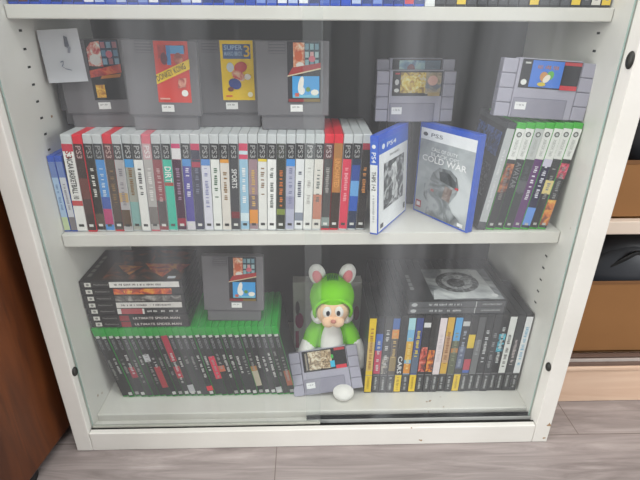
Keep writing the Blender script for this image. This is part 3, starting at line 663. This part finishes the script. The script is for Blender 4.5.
# ------------------------------------------------------------------ wide cartridges
SG = mat('#a3a1b0', .5, .04); SG2 = mat('#8f8d9c', .55, .04); SG3 = mat('#807e8d', .55, .04)
def snes(label, loc, rot, artf, group=None, sc=1.0, body=True):
    w, h, t = .1435 * sc, .091 * sc, .020
    r = thing('wide_game_cartridge', label, 'cartridge', loc, rot, group)
    mb = MB(); wg = .023 * sc
    mb.box(-w / 2 + wg, w / 2 - wg, 0, t, 0, h, SG, .0016)
    mb.box(-w / 2 + wg + .002, w / 2 - wg - .012, -.0002, .002, .0005, .034, SG3); mb.box(-w / 2 + wg + .0035, w / 2 - wg - .0135, -.0012, .002, .0005, .0325, SG2, .0006)
    mb.build('cartridge_shell', r)
    for sg in (-1, 1):
        q = MB(); a, b = sorted((sg * (w / 2), sg * (w / 2 - wg + .0008)))
        q.box(a, b, .0035, t - .001, 0, h - .002, SG3, .001)
        n = 4
        for k in range(n): q.box(a, b, .0006, t - .0006, (h - .0015) / n * k + .0004, (h - .0015) / n * (k + 1) - .0006, SG, .0014)
        q.build('side_grip', r)
    lb = MB(); lx0 = -w / 2 + wg + .005; lx1 = w / 2 - wg - .0015; z0 = h * .51
    s = Sheet(lb, (lx0, 0, z0), (1, 0, 0), (0, 0, 1)); artf(s, lx1 - lx0, h * .995 - z0 - .001); lb.build('label_sticker', r)
    p = MB(); s = Sheet(p, (-w / 2 + wg + .006, -.0013, .014), (1, 0, 0), (0, 0, 1)); s.rect(0, 0, .019, .0125, '#eaeaec'); s.marks(.003, .006, .016, .009, '#9a9a9e', random.Random(5)); p.build('price_sticker', r)
    return r
def s_world(s, w, h):
    s.rect(0, 0, w, h, '#1b1b20'); s.ell(.08 * w, .2 * h, .05 * w, .1 * h, '#e4e4e0'); s.rect(.05 * w, .84 * h, .14 * w, .9 * h, '#c8c8c4')
    s.rect(.17 * w, .05 * h, .70 * w, .97 * h, '#3f78d4')
    s.marks(.27 * w, .68 * h, .62 * w, .82 * h, '#a8704c', random.Random(7)); s.ell(.50 * w, .48 * h, .06 * w, .16 * h, '#5cb044', -.3); s.ell(.40 * w, .42 * h, .07 * w, .18 * h, '#c89058', .3); s.ell(.45 * w, .36 * h, .05 * w, .16 * h, '#e8e0d0', -.6)
    s.ell(.38 * w, .16 * h, .07 * w, .07 * h, '#d8c03c')
    s.rect(.70 * w, .0, .99 * w, .16 * h, '#c82c38'); s.rect(.70 * w, .86 * h, .99 * w, .97 * h, '#b83840'); s.rect(.73 * w, .18 * h, .98 * w, .84 * h, '#26262c')
def s_gold(s, w, h):
    s.rect(0, 0, w, h, '#1e1c20'); s.rect(.05 * w, .86 * h, .14 * w, .92 * h, '#c04048'); s.ell(.09 * w, .55 * h, .04 * w, .12 * h, '#c8c8c8'); s.ell(.09 * w, .22 * h, .05 * w, .08 * h, '#d8d8d4')
    s.rect(.16 * w, .12 * h, .72 * w, .94 * h, art('#c8c4b0', '#d8b83c', '#8a6a2c', 70, 2)); s.ell(.38 * w, .52 * h, .20 * w, .3 * h, art('#b08428', '#e0c440', '#ece4a0', 60, 2))
    s.rect(.66 * w, .08 * h, .97 * w, .94 * h, art('#7a6c58', '#a89878', '#6c7078', 40, 1)); s.ell(.80 * w, .62 * h, .10 * w, .2 * h, '#d8a89a'); s.rect(.72 * w, .0, .96 * w, .14 * h, '#a89058')
def s_dark(s, w, h):
    s.rect(0, 0, w, h, '#1c1c22'); s.rect(.14 * w, .3 * h, .66 * w, .95 * h, art('#4a6a8c', '#7aa0b8', '#a8c8c8', 50, 1)); s.ell(.38 * w, .6 * h, .08 * w, .2 * h, '#7c3c44'); s.rect(.14 * w, .2 * h, .5 * w, .38 * h, '#a86838'); s.rect(.66 * w, .2 * h, .97 * w, .95 * h, '#5a6c7c')
def s_photo(s, w, h):
    s.rect(0, 0, w, h, '#1e1e20'); s.rect(.13 * w, .08 * h, .66 * w, .94 * h, art('#5c4c3c', '#b09878', '#e0d4bc', 80, 2)); s.rect(.62 * w, .1 * h, .72 * w, .4 * h, '#3cb4d8'); s.ell(.68 * w, .6 * h, .03 * w, .1 * h, '#3cae48')
    s.rect(.74 * w, .0, .98 * w, .17 * h, '#d03444'); s.rect(.74 * w, .86 * h, .98 * w, .98 * h, '#b83c44'); s.rect(.06 * w, .1 * h, .1 * w, .9 * h, '#8a8070')
snes('lilac-grey wide cartridge with gold picture label, resting on the two angled cases', (.186, .100, ZS + .1815), (R(-2), 0, 0), s_gold)
snes('lilac-grey wide cartridge with dark blue label, behind the gold-labelled one', (.188, .124, ZS + .1995), (R(-2), 0, 0), s_dark)
snes('lilac-grey wide cartridge with blue picture label, tilted on the white-headed cases', (.3775, .010, ZS + .2042), (R(-3), R(3.6), 0), s_world, sc=1.08).scale = (1, 1, .95)
snes('lilac-grey wide cartridge with sandy picture label, leaning on the green plush cat', (.0310, .008, ZB + .0135), (R(-28), R(-9.2), 0), s_photo, sc=1.06)
# hidden dark cases that hold up the rear cartridge
for i in range(7):
    def pb(s, L, w, i=i): s.rect(0, 0, L, w, '#2a2b2e')
    case(f'plain black game case standing behind the two angled cases, {nth(i + 1)} from left', 'game case', (.137 + i * .0165, .145, ZS + .0004), (.0156, .1975, .139), '#2a2b2c', pb, group='black cases behind the angled pair')

# ------------------------------------------------------------------ green plush cat
GRN = mat('#7ed321', .9, .1, 300, .1); WHT = mat('#eceae6', .95, .05, 200, .1); PNK = mat('#ea8c92', .9, .08, 200, .1); SKN = mat('#efc9a8', .8, .05, 100, .1); BLKP = mat('#1c2028', .25)
def soft(name, parts, parent, level=0):
    mb = MB()
    for p in parts: mb.ell(*p[:3], **(p[3] if len(p) > 3 else {}))
    return mb.build(name, parent)
pl = thing('plush_toy', 'green and white hooded plush cat with pink-lined ears sitting on the bottom shelf', 'plush toy', (.040, .099, ZB + .0005)); pl.scale = (.88, .93, 1.03)
def remesh(o, size=.0035):
    m = o.modifiers.new('weld', 'REMESH'); m.mode = 'VOXEL'; m.voxel_size = size; m.use_smooth_shade = True
    s = o.modifiers.new('soften', 'SMOOTH'); s.factor = .6; s.iterations = 6
    return o
# body (one continuous seated body with legs and arms)
mb = MB()
mb.ell((0, .004, .075), (.050, .042, .078), GRN); mb.ell((0, .010, .045), (.056, .046, .044), GRN)
for sg in (-1, 1):
    mb.tube([(sg * .030, .0, .128), (sg * .050, -.012, .105), (sg * .062, -.026, .082)], [.020, .021, .018], GRN)
    mb.tube([(sg * .030, .0, .036), (sg * .040, -.03, .028), (sg * .042, -.052, .026)], [.030, .026, .022], GRN)
remesh(mb.build('body', pl))
mb = MB(); mb.ell((0, -.030, .090), (.029, .017, .058), WHT, (R(-6), 0, 0)); mb.build('belly_patch', pl)
for sg in (-1, 1):
    mb = MB(); mb.tube([(sg * .058, -.020, .092), (sg * .068, -.034, .072), (sg * .069, -.040, .052), (sg * .066, -.042, .044)], [.0185, .0205, .0195, .011], WHT); mb.ell((sg * .067, -.040, .052), (.0205, .020, .020), WHT)
    mb.build('mitten', pl)
    mb = MB(); mb.ell((.026 if sg > 0 else -.046, -.100 if sg > 0 else -.062, .0155), (.026, .024, .0152), WHT); mb.build('foot', pl)
# head hood
mb = MB(); mb.ell((0, .0, .196), (.056, .046, .053), GRN); mb.ell((0, -.004, .180), (.053, .044, .042), GRN); mb.ell((0, -.012, .214), (.046, .040, .036), GRN)
hd = remesh(mb.build('hood', pl))
mb = MB(); mb.ell((-.036, -.014, .158), (.018, .024, .016), WHT, (0, R(35), 0)); mb.ell((.036, -.014, .158), (.018, .024, .016), WHT, (0, R(-35), 0)); mb.build('cheek_trim', hd)
mb = MB()      # brim of the hood
pts = [(.046 * math.cos(a), -.040 - .008 * math.sin(a), .182 + .034 * math.sin(a)) for a in [R(-25 + 230 * k / 16) for k in range(17)]]
mb.tube(pts, [.0036] * 17, GRN, 10); mb.build('hood_brim', hd)
for sg in (-1, 1):
    mb = MB(); mb.ell((sg * .037, .004, .249), (.0205, .011, .024), WHT, (R(-4), R(sg * 24), 0)); e = mb.build('ear', hd)
    # inner ear is a sub-part of the ear (kept at the same depth as other hood pieces)
    mb = MB(); mb.ell((sg * .037, -.005, .247), (.0115, .006, .0155), PNK, (R(-4), R(sg * 24), 0)); o = mb.build('inner_ear', hd)
mb = MB(); [mb.ell((dx, -.012, .250 - abs(dx) * .2), (.0022, .012, .0055), mat('#3d8a1c', .8)) for dx in (-.012, -.006, 0, .006, .012)]; mb.build('stitched_tuft', hd)
mb = MB(); mb.ell((0, -.030, .180), (.041, .026, .036), SKN); fc = mb.build('face', pl)
for sg in (-1, 1):
    mb = MB(); mb.ell((sg * .0145, -.0535, .189), (.0105, .0045, .0135), WHT, (0, R(sg * -6), 0)); mb.ell((sg * .0125, -.0572, .188), (.0048, .0022, .0065), BLKP); mb.build('eye', fc)
mb = MB(); mb.ell((-.0115, -.056, .1665), (.0165, .011, .0125), SKN); mb.ell((.0115, -.056, .1665), (.0165, .011, .0125), SKN); remesh(mb.build('muzzle', fc), .002)
mb = MB(); mb.ell((0, -.066, .1735), (.0065, .004, .0045), mat('#c88478', .6)); mb.build('nose', fc)
mb = MB(); mb.tube([(0, .035, .03), (-.03, .055, .03), (-.045, .05, .05), (-.04, .05, .075)], [.010, .010, .010, .008], GRN); mb.build('tail', pl)

# white box behind the plush
bx = thing('boxed_game', 'white card box with magenta print standing behind the green plush cat', 'box', (.0325, .156, ZB + .0005))
mb = MB(); mb.box(-.080, .080, 0, .03, 0, .205, mat('#c9c5c4', .6), .0012); mb.build('carton', bx)
mb = MB(); s = Sheet(mb, (-.080, 0, 0), (1, 0, 0), (0, 0, 1)); s.ell(.014, .10, .010, .022, '#9a3a66'); s.ell(.010, .135, .005, .02, '#5a4a54'); s.ell(.150, .12, .007, .02, '#a85a7c'); s.rect(.004, .02, .012, .07, '#a8486c'); s.text('DS', .130, .17, .152, .19, '#7a7a80') if False else None
mb.build('printed_front', bx)

# ------------------------------------------------------------------ neighbouring furniture
BW = wood('dark_stained_wood', '#42200e', '#6a3817', 5, .5, 2)
a = R(8)
lc = thing('wooden_cabinet', 'reddish brown wooden cabinet on a black caster left of the display cabinet', 'cabinet', (-.5165, .0, ZF), (0, 0, R(-7)))
mb = MB(); mb.box(-.60, .003, -.24, .15, .024, 1.3, BW, .004); mb.build('side_panel', lc)
mb = MB(); mb.box(-.58, -.02, -.252, -.241, .05, 1.25, BW, .003); mb.build('door', lc)
for x, y in ((-.012, -.150), (-.55, -.15), (-.04, .11)):
    mb = MB(); mb.tube([(x - .011, y, .0145), (x + .009, y, .0145)], [.0143, .0143], mat('#16181a', .4), 20); mb.box(x - .014, x + .012, y - .008, y + .008, .02, .036, mat('#2a2c2e', .4), .002); mb.build('caster', lc)

TAN = wood('beige_board', '#cfae95', '#dcc0a8', 6, .6, 0); TANL = mat('#d8c8b8', .6, .06, 8)
ru = thing('shelf_unit', 'beige wooden shelf unit holding cardboard boxes right of the display cabinet', 'shelf unit', (.90, .035, ZF))
mb = MB(); mb.box(-.395, .60, 0, .018, .0005, .094, TAN, .002); mb.build('kick_board', ru)
mb = MB(); mb.box(-.395, .60, -.004, .42, .094, .104, TAN, .002); mb.build('bottom_shelf', ru)
mb = MB(); BR = mat('#6a564c', .5); mb.box(-.395, .60, .0, .016, .104, .112, BR, .001); mb.box(-.395, .60, .006, .010, .112, .118, mat('#b8b0aa', .4)); mb.box(-.395, .60, .016, .028, .104, .118, BR, .001); mb.build('door_track', ru)
mb = MB(); mb.box(-.393, .60, .01, .42, .424, .452, TANL, .002); mb.build('upper_shelf', ru)
mb = MB(); mb.box(-.393, .60, .01, .42, .86, .885, TANL, .002); mb.build('shelf_board', ru)
mb = MB(); mb.box(-.408, -.395, 0, .43, .0005, 1.2, TANL, .002); mb.build('side_panel', ru)
mb = MB(); mb.box(-.395, .60, .42, .43, .0005, 1.2, mat('#57504a', .7), .001); mb.build('back_panel', ru)
CARD = mat('#8f6640', .75, .1, 14, .15); CARD2 = mat('#77512f', .8)
def carton(label, x0, x1, y0, y1, z, h):
    r = thing('cardboard_box', label, 'box', ((x0 + x1) / 2, (y0 + y1) / 2, z)); w = (x1 - x0) / 2; d = (y1 - y0) / 2; t = .004
    mb = MB(); mb.box(-w, w, -d, d, 0, t, CARD); mb.box(-w, w, -d, -d + t, 0, h, CARD, .001); mb.box(-w, w, d - t, d, 0, h, CARD, .001); mb.box(-w, -w + t, -d, d, 0, h, CARD, .001); mb.box(w - t, w, -d, d, 0, h, CARD, .001)
    mb.build('box_body', r)
    f = MB(); f.box(-w + .002, w - .002, -d - .0012, -d + .002, h - .006, h + .0015, CARD2, .0008); f.build('cut_edge', r)
    return r
carton('open cardboard box on the low shelf of the beige unit', .535, 1.15, .067, .40, ZF + .1185, .185)
carton('open cardboard box on the upper shelf of the beige unit', .52, 1.15, .060, .40, ZF + .4525, .116)
def lump(name, label, cat, c, r, sq=True):
    t = thing(name, label, cat, (c[0], c[1], c[2]))
    mb = MB(); mb.ell((0, 0, 0), r, mat('#24262a', .35), warp=lambda q: (math.copysign(abs(q[0]) ** .6, q[0]), math.copysign(abs(q[1]) ** .7, q[1]), math.copysign(abs(q[2]) ** .7, q[2])))
    mb.ell((-.03, -r[1] * .55, r[2] * .1), (r[0] * .8, r[1] * .6, r[2] * .75), mat('#303338', .4)); mb.build('housing', t)
    if sq: q = MB(); q.box(-.062, -.016, -r[1] - .012, -r[1] + .01, -.022, .020, mat('#5a5e62', .5), .004); q.box(-.056, -.022, -r[1] - .0135, -r[1], -.016, .014, mat('#34373a', .5), .002); q.build('socket', t)
    q = MB()
    for k in (-1, 1):
        q.tube([(-r[0] * .9, -r[1] * .8, k * r[2] * .3 - .01), (-r[0] * .3, -r[1] * 1.02, k * r[2] * .75), (r[0] * .3, -r[1] * 1.0, k * r[2] * .75), (r[0] * .9, -r[1] * .7, k * r[2] * .3)], [.005] * 4, mat('#16181a', .35), 8)
    q.build('cable', t)
    return t
lump('electronic_device', 'black rounded plastic device with grey square socket in the lower box', 'device', (.715, .145, ZF + .1185 + .155), (.125, .060, .120))
lump('plastic_bag', 'black bundled item in the upper cardboard box', 'bundle', (.74, .15, ZF + .4525 + .13), (.12, .06, .115), False)

# ------------------------------------------------------------------ camera
cam = bpy.data.cameras.new('camera'); co = bpy.data.objects.new('camera', cam); COL.objects.link(co)
cam.sensor_fit = 'HORIZONTAL'; cam.sensor_width = 36; cam.lens = 472.7874 / 640 * 36; cam.clip_start = .01
pitch, yaw, roll = .4396, -.0305, .0054
cy_, sy_ = math.cos(yaw), math.sin(yaw)
right = Vector((cy_, sy_, 0)); fwdh = Vector((-sy_, cy_, 0))
fwd = fwdh * math.cos(pitch) + Vector((0, 0, -math.sin(pitch))); up = fwdh * math.sin(pitch) + Vector((0, 0, math.cos(pitch)))
# image roll
cr, sr = math.cos(roll), math.sin(roll)
X = right * cr + up * sr; Y = up * cr - right * sr
m = Matrix((X, Y, -fwd)).transposed().to_4x4(); m.translation = (-.01404, -.78613, .35635)
co.matrix_world = m
bpy.context.scene.camera = co

# ------------------------------------------------------------------ light
w = bpy.data.worlds.new('shop_light'); bpy.context.scene.world = w; w.use_nodes = True; nt = w.node_tree
bg = nt.nodes['Background']; tc = nt.nodes.new('ShaderNodeTexCoord'); gr = nt.nodes.new('ShaderNodeSeparateXYZ'); rp = nt.nodes.new('ShaderNodeValToRGB')
nt.links.new(tc.outputs['Generated'], gr.inputs[0]); mr = nt.nodes.new('ShaderNodeMapRange'); mr.inputs[1].default_value = -1; mr.inputs[2].default_value = 1
nt.links.new(gr.outputs['Z'], mr.inputs[0]); nt.links.new(mr.outputs[0], rp.inputs[0])
rp.color_ramp.elements[0].position = .3; rp.color_ramp.elements[0].color = (.55, .54, .52, 1); rp.color_ramp.elements[1].position = .75; rp.color_ramp.elements[1].color = (1, 1, 1, 1)
nt.links.new(rp.outputs[0], bg.inputs[0]); bg.inputs[1].default_value = .62
def area(name, loc, tgt, sx, sy, e, c=(1, 1, 1)):
    l = bpy.data.lights.new(name, 'AREA'); l.shape = 'RECTANGLE'; l.size = sx; l.size_y = sy; l.energy = e; l.color = c
    o = bpy.data.objects.new(name, l); COL.objects.link(o); o.location = loc; o.rotation_euler = (Vector(tgt) - Vector(loc)).to_track_quat('-Z', 'Y').to_euler(); return o
area('added_left_light', (-2.9, -1.4, .75), (.1, 0, -.05), 1.5, 1.5, 118, (1, .99, .97))  # added area light from the left, brightens the right inner wall
area('added_right_light', (2.8, -1.6, .75), (-.1, 0, -.05), 1.4, 1.4, 58, (.97, .99, 1))  # weaker light added on the right to lift the left inner wall
area('ceiling_light', (0, -1.2, 2.4), (0, 0, -.2), 2.6, .7, 74, (1, .99, .97))
sc = bpy.context.scene
sc.view_settings.view_transform = 'Standard'; sc.view_settings.look = 'None'; sc.view_settings.exposure = -.35
try: sc.cycles.transparent_max_bounces = 16
except Exception: pass
